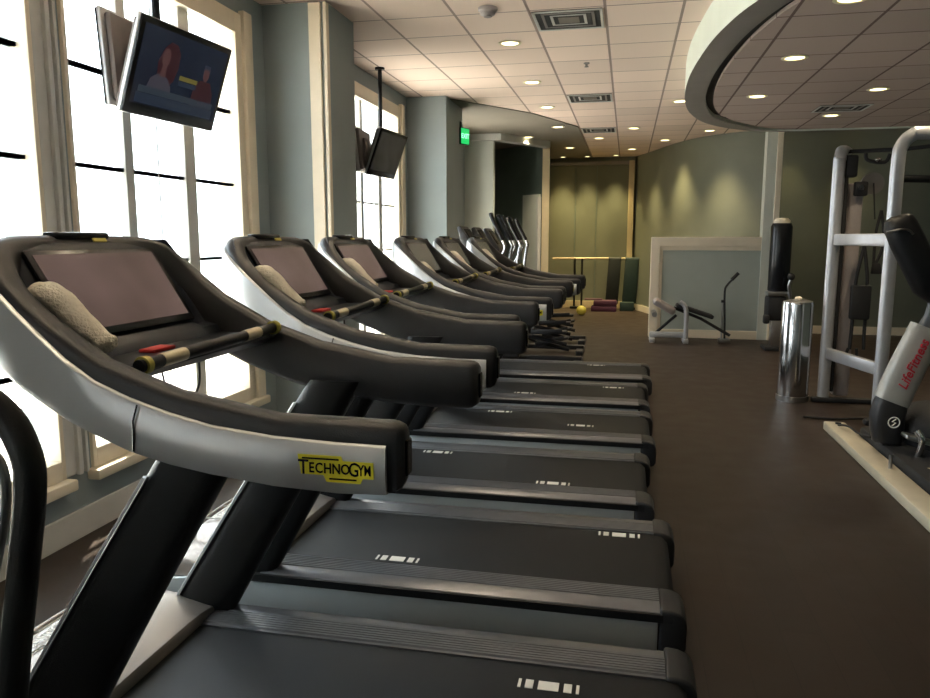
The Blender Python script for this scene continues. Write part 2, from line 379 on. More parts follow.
bm = bmesh.new(); rings = [[(p.x, p.y, ZO+.04), (p.x, p.y, ZO+.09), (q.x, q.y, ZO+.09), (q.x, q.y, ZO+.04)] for p, q in zip(o2, o3)]
loft(bm, rings); struct(link('trim_9', bm, M['darkgap']))
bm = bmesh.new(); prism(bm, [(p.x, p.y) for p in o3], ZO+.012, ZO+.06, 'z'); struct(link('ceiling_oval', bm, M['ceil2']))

# ------------------------------------------------------------------ partition
t = thing('low_partition', 'low cream-framed partition wall with grey-green panel under the curved wall', 'partition', (1.2, 12.2, 0))
bm = bmesh.new(); box(bm, -.83, .78, -.04, .08, 0, 1.5); link('panel', bm, mat('grey_green_panel_paint', (.36, .40, .36), .5, noise=.03, nscale=4), t)
bm = bmesh.new(); box(bm, -.84, -.70, -.07, .1, .13, 1.44, .01); box(bm, -.70, -.66, -.055, .1, .13, 1.40, .006); link('stile', bm, M['trim'], t)
bm = bmesh.new(); box(bm, -.84, .78, -.07, .1, 1.42, 1.565, .01); box(bm, -.70, .78, -.055, .1, 1.36, 1.42, .006); link('top_rail', bm, M['trim'], t)
bm = bmesh.new(); box(bm, -.84, .78, -.065, .1, 0, .13, .008); link('skirting', bm, M['trim'], t)

# ------------------------------------------------------------------ treadmill
ZT = [(-1.64, 1.56), (-1.60, 1.553), (-1.56, 1.532), (-1.50, 1.487), (-1.43, 1.43), (-1.35, 1.365), (-1.2, 1.275), (-1.0, 1.207), (-.75, 1.162), (-.45, 1.158)]
ZM = [(-1.64, 1.53), (-1.60, 1.525), (-1.55, 1.50), (-1.49, 1.455), (-1.46, 1.43), (-1.42, 1.40), (-1.38, 1.36), (-1.29, 1.285), (-1.19, 1.225), (-1.06, 1.175), (-.9, 1.138), (-.7, 1.115), (-.47, 1.112)]
ZB = [(-1.64, 1.36), (-1.56, 1.36), (-1.51, 1.31), (-1.46, 1.235), (-1.33, 1.155), (-1.28, 1.13), (-1.117, 1.067), (-1.0, 1.04), (-.82, 1.012), (-.63, 1.0), (-.45, 1.005)]
half = [(-.484, .451), (-.51, .452), (-.6, .453), (-.75, .455), (-.9, .456), (-1.0, .456), (-1.1, .455), (-1.19, .452), (-1.27, .446), (-1.34, .438), (-1.40, .437), (-1.45, .431), (-1.49, .42), (-1.525, .402), (-1.555, .375), (-1.58, .335), (-1.60, .28), (-1.618, .19), (-1.627, .09), (-1.63, 0)]
path = [(x, -y) for x, y in half]+[(x, y) for x, y in half[::-1][1:]]
def plan_n(i):
    a = path[max(i-1, 0)]; b = path[min(i+1, len(path)-1)]; T = V((b[0]-a[0], b[1]-a[1], 0)).normalized()
    return V((T.y, -T.x, 0)) * -1   # outward
def outline_badge(bm, mtx, s, mi_bg, mi_tx, outline=False):
    # yellow plate, stepped shape with the word on it
    pts = [(-.5, .20), (.08, .20), (.10, .13), (.5, .13), (.5, -.12), (.36, -.12), (.33, -.2), (-.12, -.2), (-.16, -.10), (-.46, -.10)]
    if outline:
        pp = [V((x*s, y*s*1.25, 0)) for x, y in pts]; pp.append(pp[0])
        t = bmesh.new(); tube(t, pp, .013*s, 6); merge(bm, t, mi_bg, mtx)
    else:
        t = bmesh.new(); prism(t, [(x*s, y*s*.85) for x, y in pts], -.001, .001, 'z'); merge(bm, t, mi_bg, mtx)
    for ch, px, sz, sx in (('T', -.395, .27, 1), ('E', -.285, .185, .95), ('C', -.185, .185, .95), ('H', -.07, .185, .95), ('N', .045, .185, .95), ('O', .165, .185, .95), ('G', .275-.0, .25, .9), ('Y', .37, .20, .8), ('M', .455, .185, .75)):
        text_bm(bm, ch, s*sz, mtx @ Matrix.Translation(((px-.03)*s, 0, .0015)) @ Matrix.Diagonal((sx*.86, 1, 1, 1)), .0006, mi_tx, 0, s*.003)
    t = bmesh.new(); box(t, -.44*s, .05*s, .115*s, .135*s, .001, .002); box(t, -.08*s, .28*s, -.135*s, -.115*s, .001, .002); merge(bm, t, mi_tx, mtx)
def make_treadmill():
    R = thing('treadmill', 'x', 'treadmill')
    # --- deck
    bm = bmesh.new()
    prism(bm, [(-1.95, .05), (.14, .05), (.14, .165), (-1.38, .165), (-1.5, .19), (-1.95, .12)], -.43, .43, 'y'); link('base_frame', bm, M['rubber'], R)
    for s in (-1, 1):
        bm = bmesh.new()
        prism(bm, [(-1.90, .055), (.15, .055), (.15, .178), (-1.42, .178), (-1.6, .17), (-1.85, .14)], s*.435, s*.452, 'y', .004); link('side_panel', bm, M['silverd'], R, True)
        # foot rail : ribbed top
        bm = bmesh.new()
        a, b = (.275, .455)
        prof = [(a, .186), (a, .214)]
        for k in range(7):
            y = a+.012+k*.0145; prof += [(y, .214), (y+.003, .221), (y+.010, .221), (y+.0125, .214)]
        prof += [(.39, .2185), (.43, .2165), (.452, .205), (.458, .19), (.455, .186)]
        prof = [(s*y, z) for y, z in prof]
        prism(bm, prof, -1.42, .155, 'x'); link('foot_rail', bm, M['footrail'], R, True, 25)
        bm = bmesh.new(); prism(bm, [(s*.30, .17), (s*.462, .17), (s*.462, .2), (s*.445, .205), (s*.30, .2)], -1.6, .2, 'x'); link('edge_bumper', bm, M['black'], R)
        # rear end cap
        bm = bmesh.new()
        prism(bm, [(.155, .045), (.235, .045), (.252, .07), (.252, .17), (.235, .203), (.20, .217), (.155, .220)], s*.275, s*.462, 'y', .012, seg=3); link('end_cap', bm, M['charcoal'], R, True)
    bm = bmesh.new()
    loft(bm, [[(x, y, z) for y in (-.268, .268)] for x, z in [(-1.46, .2), (-1.42, .212), (.14, .212), (.19, .205), (.217, .18), (.222, .15), (.21, .12), (.18, .1), (.1, .095)]], False, False)
    belt = link('running_belt', bm, M['belt'], R, True)
    R['belt'] = 1
    # --- front hood
    bm = bmesh.new(); rings = []
    for x, zt, hw in [(-1.418, .243, .44), (-1.425, .252, .445), (-1.5, .268, .45), (-1.6, .288, .45), (-1.7, .30, .445), (-1.8, .295, .43), (-1.88, .265, .40), (-1.94, .21, .36), (-1.98, .13, .31), (-1.99, .06, .28)]:
        ring = []
        for k in range(17):
            a = math.pi*k/16; y = -hw*math.copysign(abs(math.cos(a))**.45, math.cos(a)); z = .06+(zt-.06)*(math.sin(a)**.35 if k not in (0, 16) else 0)
            ring.append((x, y, z))
        rings.append(ring)
    loft(bm, rings); hood = link('motor_hood', bm, M['cover'], R, True)
    bm = bmesh.new()
    # raised brow shaped as the hood's white highlight, and wordmark
    mtx = Matrix.Translation((-1.765, -.05, .302)) @ Matrix.Rotation(math.radians(90), 4, 'Z') @ Matrix.Rotation(math.radians(0), 4, 'X')
    outline_badge(bm, mtx, .26, 0, 0, True); link('wordmark', bm, M['white'], hood)
    tubeo('brow', [(-1.79, -.34, .283), (-1.835, -.2, .282), (-1.85, 0, .280), (-1.835, .2, .282), (-1.79, .34, .283)], .012, M['cover'], hood, 10, 5)
    # --- uprights
    for s in (-1, 1):
        bm = bmesh.new(); rings = []
        for f in [i/10 for i in range(11)]:
            z = .04+f*(1.08-.04); cx = -1.585+(-.94+1.585)*f - .008*math.sin(math.pi*f); w = .128-.034*f; 
            yc = s*.407; d = .043
            ring = []
            for k in range(20):
                a = 2*math.pi*k/20; c, sn = math.cos(a), math.sin(a)
                ring.append((cx+w*math.copysign(abs(c)**.6, c), yc+d*math.copysign(abs(sn)**.6, sn), z))
            rings.append(ring)
        loft(bm, rings); up = link('upright', bm, M['black'], R, True)
        bm = bmesh.new(); rings = []
        for f in [i/10 for i in range(11)]:
            z = .2+f*(1.0-.2); g = (z-.04)/1.04; cx = -1.585+(-.94+1.585)*g - .008*math.sin(math.pi*g)-(.128-.034*g)
            y0 = s*.407-.040
            rings.append([(cx+.004, y0-.002, z), (cx-.003, y0+.012, z), (cx+.006, y0+.014, z), (cx+.014, y0-.002, z)])
        loft(bm, rings); link('edge_strip', bm, M['silver'], up)  # silver strip stands in for the lit edge of the upright
    # --- U shaped handrail/console shell
    bm = bmesh.new(); rings = []
    for i, (x, y) in enumerate(path):
        n = plan_n(i); zt, zb, zm = interp(ZT, x), interp(ZB, x), interp(ZM, x)
        th = .078
        o = V((x, y, 0))
        def P(d, z): q = o-n*d; return (q.x, q.y, z)
        rings.append([P(.006, zb+.004), P(.004, zm), P(.004, zt-.022), P(.012, zt-.008), P(.028, zt), P(th-.028, zt), P(th-.012, zt-.006), P(th-.002, zt-.02), P(th, (zt+zb)/2), P(th-.004, zb+.02), P(th-.02, zb+.002), P(.02, zb)])
    # rounded ends
    def endring(r, dx, sc):
        c = sum((V(p) for p in r), V((0, 0, 0)))/len(r); return [tuple(V((c.x+(p[0]-c.x), c.y+(p[1]-c.y)*sc, c.z+(p[2]-c.z)*sc)) + V((dx, 0, 0))) for p in r]
    rings = [endring(rings[0], .030, .72), endring(rings[0], .024, .88), endring(rings[0], .012, .97)]+rings+[endring(rings[-1], .012, .97), endring(rings[-1], .024, .88), endring(rings[-1], .030, .72)]
    loft(bm, rings); rail = link('handrail_shell', bm, M['charcoal'], R, True, 50)
    # silver outer skin, in one length each side, with a seam
    for s in (-1, 1):
        idx = [i for i in range(len(path)) if (path[i][1]*s > 0 or (s < 0 and path[i][1] == 0) or (s > 0 and path[i][1] == 0))]
        bm = bmesh.new(); rings = []
        for i in idx:
            x, y = path[i]; n = plan_n(i); zb, zm = interp(ZB, x), interp(ZM, x); o = V((x, y, 0))
            if x > -.49: x = -.490; o.x = x
            def P(d, z): q = o+n*d; return (q.x, q.y, z)
            m1 = zm
            rings.append([P(-.012, zb-.001), P(.003, zb), P(.009, zb+.015), P(.011, (zb+zm)/2), P(.007, m1-.006), P(.001, m1), P(-.012, m1)])
        loft(bm, rings)
        pan = link('rail_panel', bm, M['silver'], R, True, 45)
        # seam line
        bm = bmesh.new(); tube(bm, [(-1.07, s*.469, 1.178), (-1.082, s*.471, 1.14), (-1.088, s*.467, 1.068)], .0022, 6); link('seam', bm, M['blackg'], pan)
    # badges (near and far side)
    for s in (-1, 1):
        bm = bmesh.new()
        mtx = Matrix.Translation((-.60, s*.4655, 1.058)) @ (Matrix.Rotation(math.radians(0 if s < 0 else 180), 4, 'Z')) @ Matrix.Rotation(math.radians(90), 4, 'X')
        outline_badge(bm, mtx, .172, 0, 1); link('badge', bm, [M['yellow'], M['blackg']], R)
    # dark end inset
        bm = bmesh.new(); box(bm, -.455, -.448, s*.412-.018, s*.412+.018, 1.04, 1.12, .004); link('end_inset', bm, M['blackg'], rail)
    # --- dashboard
    bm = bmesh.new()
    prof = [(-1.60, 1.545), (-1.545, 1.535), (-1.52, 1.51), (-1.385, 1.283), (-1.35, 1.262), (-1.335, 1.237), (-1.18, 1.237), (-1.165, 1.25), (-1.15, 1.247), (-1.145, 1.225), (-1.2, 1.195), (-1.40, 1.17), (-1.56, 1.36), (-1.60, 1.48)]
    rings = []
    for y in [-.385, -.36, -.31, -.28, -.26, .26, .28, .31, .36, .385]:
        w = 1 if abs(y) in (.31,) else 0
        w = {.385: -.35, .36: .5, .31: .9, .28: .5, .26: 0}[abs(y)]
        ring = []
        for k, (x, z) in enumerate(prof):
            lim = {.385: -1.50, .36: -1.525, .31: -1.55, .28: -1.57, .26: -1.575}[abs(y)]
            if 2 <= k <= 3: x -= .022*w; z -= .022*w
            if abs(y) > .37 and k in (0, 1, 2, 12, 13): z -= .05
            ring.append((max(x, lim), y, z))
        rings.append(ring)
    loft(bm, rings); link('dashboard', bm, M['dash'], R, True, 35)
    # screen, tilted
    a = V((-1.527, 0, 1.512)); b = V((-1.385, 0, 1.285)); d = (b-a).normalized(); nn = V((-d.z, 0, d.x)); nn = nn if nn.z > 0 else -nn
    mt = Matrix(((d.x, 0, nn.x, (a.x+b.x)/2), (0, 1, 0, 0), (d.z, 0, nn.z, (a.z+b.z)/2), (0, 0, 0, 1)))
    bm = bmesh.new(); box(bm, -.134, .134, -.272, .272, .0, .012, .004, mtx=mt); bez = link('screen_bezel', bm, M['blackg'], R, True)
    bm = bmesh.new(); box(bm, -.119, .112, -.25, .25, .0115, .0135, mtx=mt); link('screen', bm, SCR[0], bez)
    bm = bmesh.new(); box(bm, -.165, -.152, .0, .055, .018, .024, .002, mtx=mt); link('brand_label', bm, M['yell2'], R)
    bm = bmesh.new(); box(bm, -1.60, -1.55, -.11, .11, 1.545, 1.567, .008); link('top_vent', bm, M['blackg'], R, True)
    bm = bmesh.new(); box(bm, -1.31, -1.26, -.12, -.02, 1.236, 1.247, .003); link('stop_key', bm, M['red'], R, True)
    # --- sensor bar
    p0, p1 = V((-1.135, -.365, 1.245)), V((-1.135, .365, 1.258))
    bm = bmesh.new(); tube(bm, [p0, p1], .0165, 16); bar = link('sensor_bar', bm, M['black'], R, True)
    bm = bmesh.new()
    bm.free()
    for f0, f1 in ((.12, .26), (.70, .82)): bm = bmesh.new(); tube(bm, [p0.lerp(p1, f0), p0.lerp(p1, f1)], .0178, 16); link('sensor_plate', bm, M['cream'], bar, True)
    for f in (.03, .97):
        bm = bmesh.new(); q = p0.lerp(p1, f); tube(bm, [q-V((0, .010, 0)), q+V((0, .010, 0))], .0225, 16); link('bar_cap', bm, M['yell2'], bar, True)
    for s in (-1, 1):
        tubeo('bar_bracket', [(-1.30, s*.345, 1.222), (-1.2, s*.35, 1.222), (-1.135, s*.352, 1.245)], .012, M['steel'], R, 8, 3)
    tubeo('cable', [(-1.22, .03, 1.2), (-1.225, .035, 1.13), (-1.235, .02, 1.09), (-1.27, .03, 1.05), (-1.33, .04, 1.08), (-1.36, .04, 1.2)], .0035, M['rubber'], R, 6, 6)
    return R
SCR = [screen_mat('dim_pink_brown_screen', (.032, .018, .015), (.062, .038, .034), 1., 4.), screen_mat('dim_olive_screen', (.018, .018, .013), (.038, .038, .028), 1., 4.)]
def belt_marks(R, x, yo):
    bm = bmesh.new(); u = 0
    for w, g in ((.009, .013), (.024, .015), (.062, .015), (.024, .013), (.009, 0)):
        box(bm, x+u, x+u+w, yo-.022, yo+.022, .211, .2135); u += w+g
    for b in R.children:
        if b.name.startswith('running_belt'): link('belt_marks', bm, M['white'], b)
P1 = 1.165
proto = make_treadmill(); del proto['belt']
tlabels = ['nearest treadmill in the row, silver handrail with yellow badge, white towel on its console',
 'second treadmill from the camera, deck edge panel in silver',
 'third treadmill from the camera, directly in front of the near wall pilaster',
 'fourth treadmill from the camera, with a small yellow badge at its rail end',
 'fifth treadmill from the camera, second from the far end of the row',
 'farthest treadmill in the row, beside the ellipticals']
marks = [[(-.285, .165)], [(-1.0, -.225), (-.09, .235)], [(-1.15, .225), (-.38, -.235)], [(-1.0, .22), (-.36, -.1)], [(-.90, -.2), (-.15, .2)], [(-.4, .22)]]
treads = []
for i in range(6):
    treads.append(proto if i == 0 else copy_tree(proto))
for i, r in enumerate(treads):
    r.location = ((0, 0, -.075, -.025, -.03, .02)[i], 1.93+P1*i-(.03 if i == 2 else 0), 0); r['label'] = tlabels[i]; r['category'] = 'treadmill'; r['group'] = 'treadmills in a row along the windows'
    for m_ in marks[i]: belt_marks(r, *m_)
    if i >= 3:
        for c in r.children_recursive:
            if c.name.split('.')[0] == 'screen':
                c.data = c.data.copy(); c.data.materials[0] = SCR[1]

# towels
def towel(name='rolled_towel'):
    bm = bmesh.new()
    pts = [(-1.462, -.305, 1.335), (-1.470, -.305, 1.375), (-1.445, -.302, 1.40), (-1.41, -.297, 1.385), (-1.365, -.285, 1.335), (-1.315, -.275, 1.285), (-1.285, -.27, 1.268)]
    P = smoothpath(pts, 5); rings = []; N = len(P)
    for i, p in enumerate(P):
        T = (P[min(i+1, N-1)]-P[max(i-1, 0)]).normalized(); s = V((0, 1, 0)); b = T.cross(s).normalized(); f = i/(N-1)
        r = .026+.007*math.sin(math.pi*min(1, f*1.2)); r *= (.55 if i in (0, N-1) else (.85 if i in (1, N-2) else 1))
        rings.append([p+s*(math.cos(2*math.pi*k/18))*r*1.25*(1+.07*math.sin(3*k+i*.9))+b*math.sin(2*math.pi*k/18)*r*(1+.06*math.sin(2*k-i)) for k in range(18)])
    loft(bm, rings); return link(name, bm, M['towel'], None, True, 60)
tl = ['white rolled towel on the console of the nearest treadmill', 'white rolled towel on the console of the second treadmill from the camera', 'white rolled towel on the console of the third treadmill from the camera',
      'white rolled towel on the fourth treadmill console from the camera', 'white rolled towel on the fifth treadmill console, just before the last', 'white rolled towel on the farthest treadmill console']
t0 = towel()
for i in range(6):
    o = t0 if i == 0 else t0.copy()
    if i: COL.objects.link(o)
    o.location = treads[i].location+(V((.008, 0, .010)) if i != 3 else V((.05, 0, -.045)))
    tag(o, tl[i], 'towel', 'rolled towels on the treadmill consoles')

# ------------------------------------------------------------------ TVs on ceiling poles
def make_tv(name, label, w, h, c, ya, ti, screen_kind, big, group='ceiling televisions'):
    R = thing(name, label, 'television', c, 0, group)
    n = V((math.cos(ya)*math.cos(ti), math.sin(ya)*math.cos(ti), -math.sin(ti))); r = V((0, 0, 1)).cross(n).normalized(); u = n.cross(r)
    mt = Matrix(((r.x, u.x, n.x, 0), (r.y, u.y, n.y, 0), (r.z, u.z, n.z, 0), (0, 0, 0, 1)))
    bm = bmesh.new(); box(bm, -w/2, w/2, -h/2, h/2, -.018, 0, .006, mtx=mt); link('front_bezel', bm, M['blackg'], R, True)
    bm = bmesh.new(); box(bm, -w/2-.004, w/2+.004, -h/2-.004, h/2+.004, -.035, -.012, .006, mtx=mt); link('side_band', bm, M['tvsil'] if screen_kind else M['tvback'], R, True)
    bm = bmesh.new(); box(bm, -w/2+.02, w/2-.02, -h/2+.02, h/2-.02, -.07, -.034, .012, mtx=mt); box(bm, -w/4, w/4, -h/4, h/4, -.10, -.07, .01, mtx=mt); link('back_shell', bm, M['tvback'], R, True)
    if screen_kind:
        bz = .03
        bm = bmesh.new(); box(bm, -w/2+bz, w/2-bz, -h/2+bz*1.8, h/2-bz, -.001, .0015, mtx=mt)
        scr = link('screen', bm, screen_mat('tv_screen_dark_blue', (.002, .004, .009), (.004, .007, .013), 1., 5.) if big else screen_mat('tv_screen_black', (.002, .002, .003), (.010, .010, .011), 1., 8.), R)
        if big:
            def e(nm, c_): return mat(nm, (.01, .01, .01), .4, emit=c_, estr=1., noise=.01)
            mats = [e('tv_skin_glow', (.035, .016, .016)), e('tv_red_glow', (.014, .004, .006)), e('tv_blouse_glow', (.022, .02, .026)), e('tv_yellow_glow', (.06, .05, .012)), e('tv_grey_glow', (.012, .017, .023)), e('tv_dark_glow', (.008, .012, .02))]
            bm = bmesh.new()
            def blob(cx, cy, sx, sy, mi, z=.002, n=20):
                t = bmesh.new(); vs = [t.verts.new((cx+sx*math.cos(2*math.pi*k/n), cy+sy*math.sin(2*math.pi*k/n), z)) for k in range(n)]; t.faces.new(vs); merge(bm, t, mi, mt)
            def rect(x0, x1, y0, y1, mi, z=.0026):
                t = bmesh.new(); vs = [t.verts.new(p) for p in ((x0, y0, z), (x1, y0, z), (x1, y1, z), (x0, y1, z))]; t.faces.new(vs); merge(bm, t, mi, mt)
            def poly(pts, mi, z):
                t = bmesh.new(); vs = [t.verts.new((x, y, z)) for x, y in pts]; t.faces.new(vs); merge(bm, t, mi, mt)
            poly([(-.19, -.02), (-.20, .05), (-.17, .12), (-.13, .155), (-.08, .15), (-.045, .11), (-.04, .04), (-.06, -.03), (-.09, -.06), (-.12, -.03)], 1, .0019)
            blob(-.145, .075, .032, .045, 0, .0023); poly([(-.16, .04), (-.13, .04), (-.125, -.02), (-.17, -.02)], 0, .0022)
            poly([(-.25, -.10), (-.23, -.04), (-.185, -.01), (-.11, -.02), (-.07, -.06), (-.06, -.10)], 2, .0021)
            poly([(.10, -.12), (.11, -.02), (.15, .02), (.24, .02), (.28, -.04), (.29, -.12)], 1, .0021); blob(.19, .055, .026, .036, 0, .0023); poly([(.16, .06), (.165, .105), (.215, .105), (.22, .06), (.205, .085), (.175, .085)], 5, .0025)
            rect(-.31, .31, -.17, -.12, 5, .0027); rect(-.30, .30, -.118, -.085, 4); rect(-.02, .13, -.012, .012, 3); rect(-.02, .13, -.04, -.016, 5)
            for k in range(7): rect(-.06+.028*k, -.04+.028*k, -.152, -.135, 4, .003)
            for k in range(3): rect(.17+.03*k, .19+.03*k, -.11, -.093, 2, .003)
            link('screen_picture', bm, mats, scr)
        text = None
    return R
def pole(name, label, x, y, ztop, zbot):
    R = thing(name, label, 'tv mount', (x, y, zbot), 0, 'ceiling poles carrying televisions')
    bm = bmesh.new(); cyl(bm, (0, 0, 0), .021, ztop-zbot, 14); link('pole', bm, M['black'], R, True)
    bm = bmesh.new(); cyl(bm, (0, 0, ztop-zbot-.02), .05, .02, 20); link('ceiling_plate', bm, M['black'], R, True)
    bm = bmesh.new(); box(bm, -.10, .10, -.12, .05, -.05, .05, .008); link('bracket', bm, M['black'], R, True)
make_tv('television', 'flat television showing a newsreader, hanging before the nearest window', .73, .462, (-2.30, 3.67, 2.372), -.065, .342, 1, True)
pole('tv_ceiling_pole', 'black ceiling pole carrying the near pair of televisions', -2.42, 3.66, H, 2.44)
make_tv('television', 'brown-grey back of the television mounted behind the near news television', .73, .462, (-2.60, 3.775, 2.44), math.pi+.05, .05, 1, False)
make_tv('television', 'dark flat television hanging before the far window, screen almost black', .73, .472, (-2.45, 7.63, 2.40), -.068, .362, 1, False)
pole('tv_ceiling_pole', 'black ceiling pole carrying the far pair of televisions', -2.56, 7.72, H, 2.46)
make_tv('television', 'dark back of the television mounted behind the far black television', .50, .44, (-2.69, 7.43, 2.42), math.pi+.10, .10, 1, False)

# ------------------------------------------------------------------ foreground machine handle (left edge)
R = thing('upright_exercise_bike', 'black tube frame of a machine cut off by the left edge of the photo', 'exercise machine', (-1.042, 1.0, -.0))
def loc(p): return (p[0]+1.05, p[1]-1.0, p[2])
tubeo('handlebar', [loc(p) for p in [(-1.30, .86, 1.38), (-1.16, .93, 1.35), (-1.05, .98, 1.318), (-.985, 1., 1.268), (-.95, 1., 1.205), (-.948, 1., 1.14), (-.975, 1., 1.0), (-1.015, 1., .80), (-1.06, 1., .5), (-1.10, 1., .1)]], .0245, M['black'], R, 18, 8)
tubeo('inner_handlebar', [loc(p) for p in [(-1.22, .95, 1.19), (-1.10, 1.0, 1.2), (-1.03, 1.02, 1.19), (-1.02, 1.02, 1.10), (-1.05, 1.0, .95)]], .010, M['steel'], R, 10, 6)
bm = bmesh.new(); box(bm, -.55, .12, -.06, .06, 0, .09, .02); box(bm, -.12, .0, -.25, .25, 0, .06, .02); link('base', bm, M['charcoal'], R, True)
tubeo('seat_post', [(-.45, 0, .05), (-.42, 0, .6)], .03, M['steel'], R, 14)
bm = bmesh.new(); ellipsoid(bm, (-.42, 0, .64), (.14, .11, .05)); link('saddle', bm, M['rubber'], R, True)
bm = bmesh.new(); cyl(bm, (-.22, -.04, .33), .2, .08, 28, 'y'); link('flywheel_cover', bm, M['charcoal'], R, True)

# ------------------------------------------------------------------ ellipticals beyond the treadmills
def make_elliptical():
    R = thing('elliptical_trainer', 'x', 'elliptical trainer')
    bm = bmesh.new(); box(bm, -1.95, -.45, -.05, .05, .05, .11, .01); box(bm, -.55, -.45, -.27, .27, .0, .07, .015); box(bm, -1.9, -1.8, -.27, .27, 0, .07, .015); link('base_frame', bm, M['charcoal'], R, True)
    bm = bmesh.new(); prism(bm, [(-1.98, .08), (-1.2, .08), (-1.25, .35), (-1.45, .62), (-1.7, .72), (-1.95, .55)], -.14, .14, 'y', .035, seg=3); link('drive_housing', bm, M['charcoal'], R, True)
    bm = bmesh.new(); tube(bm, [(-1.75, 0, .6), (-1.72, 0, 1.1), (-1.85, 0, 1.42)], .045, 14, 4); link('mast', bm, M['charcoal'], R, True)
    bm = bmesh.new(); prism(bm, [(-1.98, 1.68), (-1.93, 1.70), (-1.74, 1.42), (-1.72, 1.36), (-1.80, 1.34), (-1.93, 1.5)], -.21, .21, 'y', .02, seg=3); con = link('console', bm, M['charcoal'], R, True)
    a = V((-1.915, 0, 1.675)); b = V((-1.755, 0, 1.435)); d = (b-a).normalized(); nn = V((-d.z, 0, d.x)); nn = nn if nn.z > 0 else -nn
    mt = Matrix(((d.x, 0, nn.x, (a.x+b.x)/2), (0, 1, 0, 0), (d.z, 0, nn.z, (a.z+b.z)/2), (0, 0, 0, 1)))
    bm = bmesh.new(); box(bm, -.12, .12, -.17, .17, .003, .012, .003, mtx=mt); link('screen', bm, M['blackg'], con, True)
    for s in (-1, 1):
        off = .10*s
        tubeo('moving_arm', [(-1.55+off, s*.27, .55), (-1.47+off*.5, s*.28, 1.1), (-1.385, s*.28, 1.38), (-1.37, s*.28, 1.46), (-1.43, s*.275, 1.58)], .022, M['chrome'], R, 12, 6)
        tubeo('arm_grip', [(-1.395, s*.278, 1.52), (-1.47, s*.275, 1.66), (-1.535, s*.26, 1.80), (-1.55, s*.25, 1.84)], .026, M['black'], R, 12, 5)
        tubeo('pedal_arm', [(-1.55+off, s*.25, .5-.03*s), (-1.1, s*.2, .33-.05*s), (-.62, s*.2, .22-.06*s)], .025, M['black'], R, 10, 4)
        bm = bmesh.new(); t_ = bmesh.new(); box(t_, -.22, .20, -.085, .085, -.012, .02, .012); box(t_, -.22, -.19, -.085, .085, .0, .07, .012); box(t_, -.22, .15, -.09, -.075, .0, .05, .006)
        merge(bm, t_, 0, Matrix.Translation((-.82, s*.2, .34-.08*s)) @ Matrix.Rotation(math.radians(-9-6*s), 4, 'Y')); link('foot_plate', bm, M['rubber'], R, True)
    return R
e0 = make_elliptical(); el = ['elliptical trainer nearest the treadmills, grey arms standing above the farthest treadmill', 'elliptical trainer in the middle of the three beyond the treadmills', 'elliptical trainer farthest away, beside the pale end wall']
es = [e0, copy_tree(e0), copy_tree(e0)]
for i, e in enumerate(es):
    e.location = (-.06-.03*i, 9.2+1.0*i, 0); tag(e, el[i], 'elliptical trainer', 'elliptical trainers beyond the treadmill row')

# ------------------------------------------------------------------ exit sign
R = thing('exit_sign', 'green glowing exit sign on the side of the far wall pilaster', 'exit sign', (-2.245, 10.15, 2.79))
bm = bmesh.new(); box(bm, 0, .03, -.03, .03, .2, .235, .003); box(bm, .0, .012, -.05, .05, .16, .3, .003); link('bracket', bm, M['rubber'], R, True)
mr = Matrix.Translation((.055, 0, .11)) @ Matrix.Rotation(math.radians(-24), 4, 'Z')
bm = bmesh.new(); box(bm, -.012, .012, -.10, .10, -.11, .11, .005, mtx=mr); link('housing', bm, M['rubber'], R, True)
bm = bmesh.new(); box(bm, .0125, .0145, -.09, .09, -.1, .1, mtx=mr); link('face', bm, M['exitg'], R)
bm = bmesh.new(); text_bm(bm, 'EXIT', .085, mr @ Matrix.Translation((.0155, 0, 0)) @ Matrix.Rotation(math.radians(90), 4, 'Z') @ Matrix.Rotation(math.radians(90), 4, 'X'), .0008, 0, 0, .002)
link('lettering', bm, mat('exit_sign_letter_light', (.3, .6, .4), .5, emit=(.25, 1., .45), estr=1.4, noise=.01), R)

# ------------------------------------------------------------------ ceiling fixtures
LP = [(-1.094, 7.019), (-1.111, 8.763), (-1.116, 10.43), (-1.128, 12.19), (-1.74, 13.3), (-1.15, 15.0), (-.552, 13.78), (.04, 12.67), (.024, 15.59), (.596, 14.30), (1.25, 13.2), (.60, 10.35), (-1.1, 5.2), (-1.1, 3.4), (-1.1, 1.5)]
DP = [(1.29, 6.85), (1.27, 8.57), (2.38, 8.42), (2.35, 10.06), (1.30, 5.28), (2.4, 6.6), (3.5, 8.4), (3.5, 10.0)]
def make_can():
    R = thing('recessed_downlight', 'x', 'ceiling light')
    bm = bmesh.new(); rings = [[(r*math.cos(2*math.pi*k/24), r*math.sin(2*math.pi*k/24), z) for k in range(24)] for r, z in ((.078, 0), (.105, -.001), (.105, -.007), (.080, -.009), (.074, -.001))]
    loft(bm, rings, True, False); link('trim_ring', bm, M['lampw'], R, True)
    bm = bmesh.new(); lathe(bm, [(.001, -.004), (.075, -.004), (.075, -.001), (.001, -.001)], (0, 0, 0), 24); link('lens', bm, M['lamp'], R)
    return R
c0 = make_can(); cans = []
zone = ['over the treadmill row', 'over the walkway', 'near the back wall']
for i, (x, y) in enumerate(LP+DP):
    c = c0 if i == 0 else copy_tree(c0)
    z = H if i < len(LP) else ZO+.012
    if (x, y) in ((-1.116, 10.43), (-1.128, 12.19), (-1.74, 13.3), (-1.15, 15.0)): z = H-.012 if y > 10.5 else H
    c.location = (x, y, z); cans.append(c)
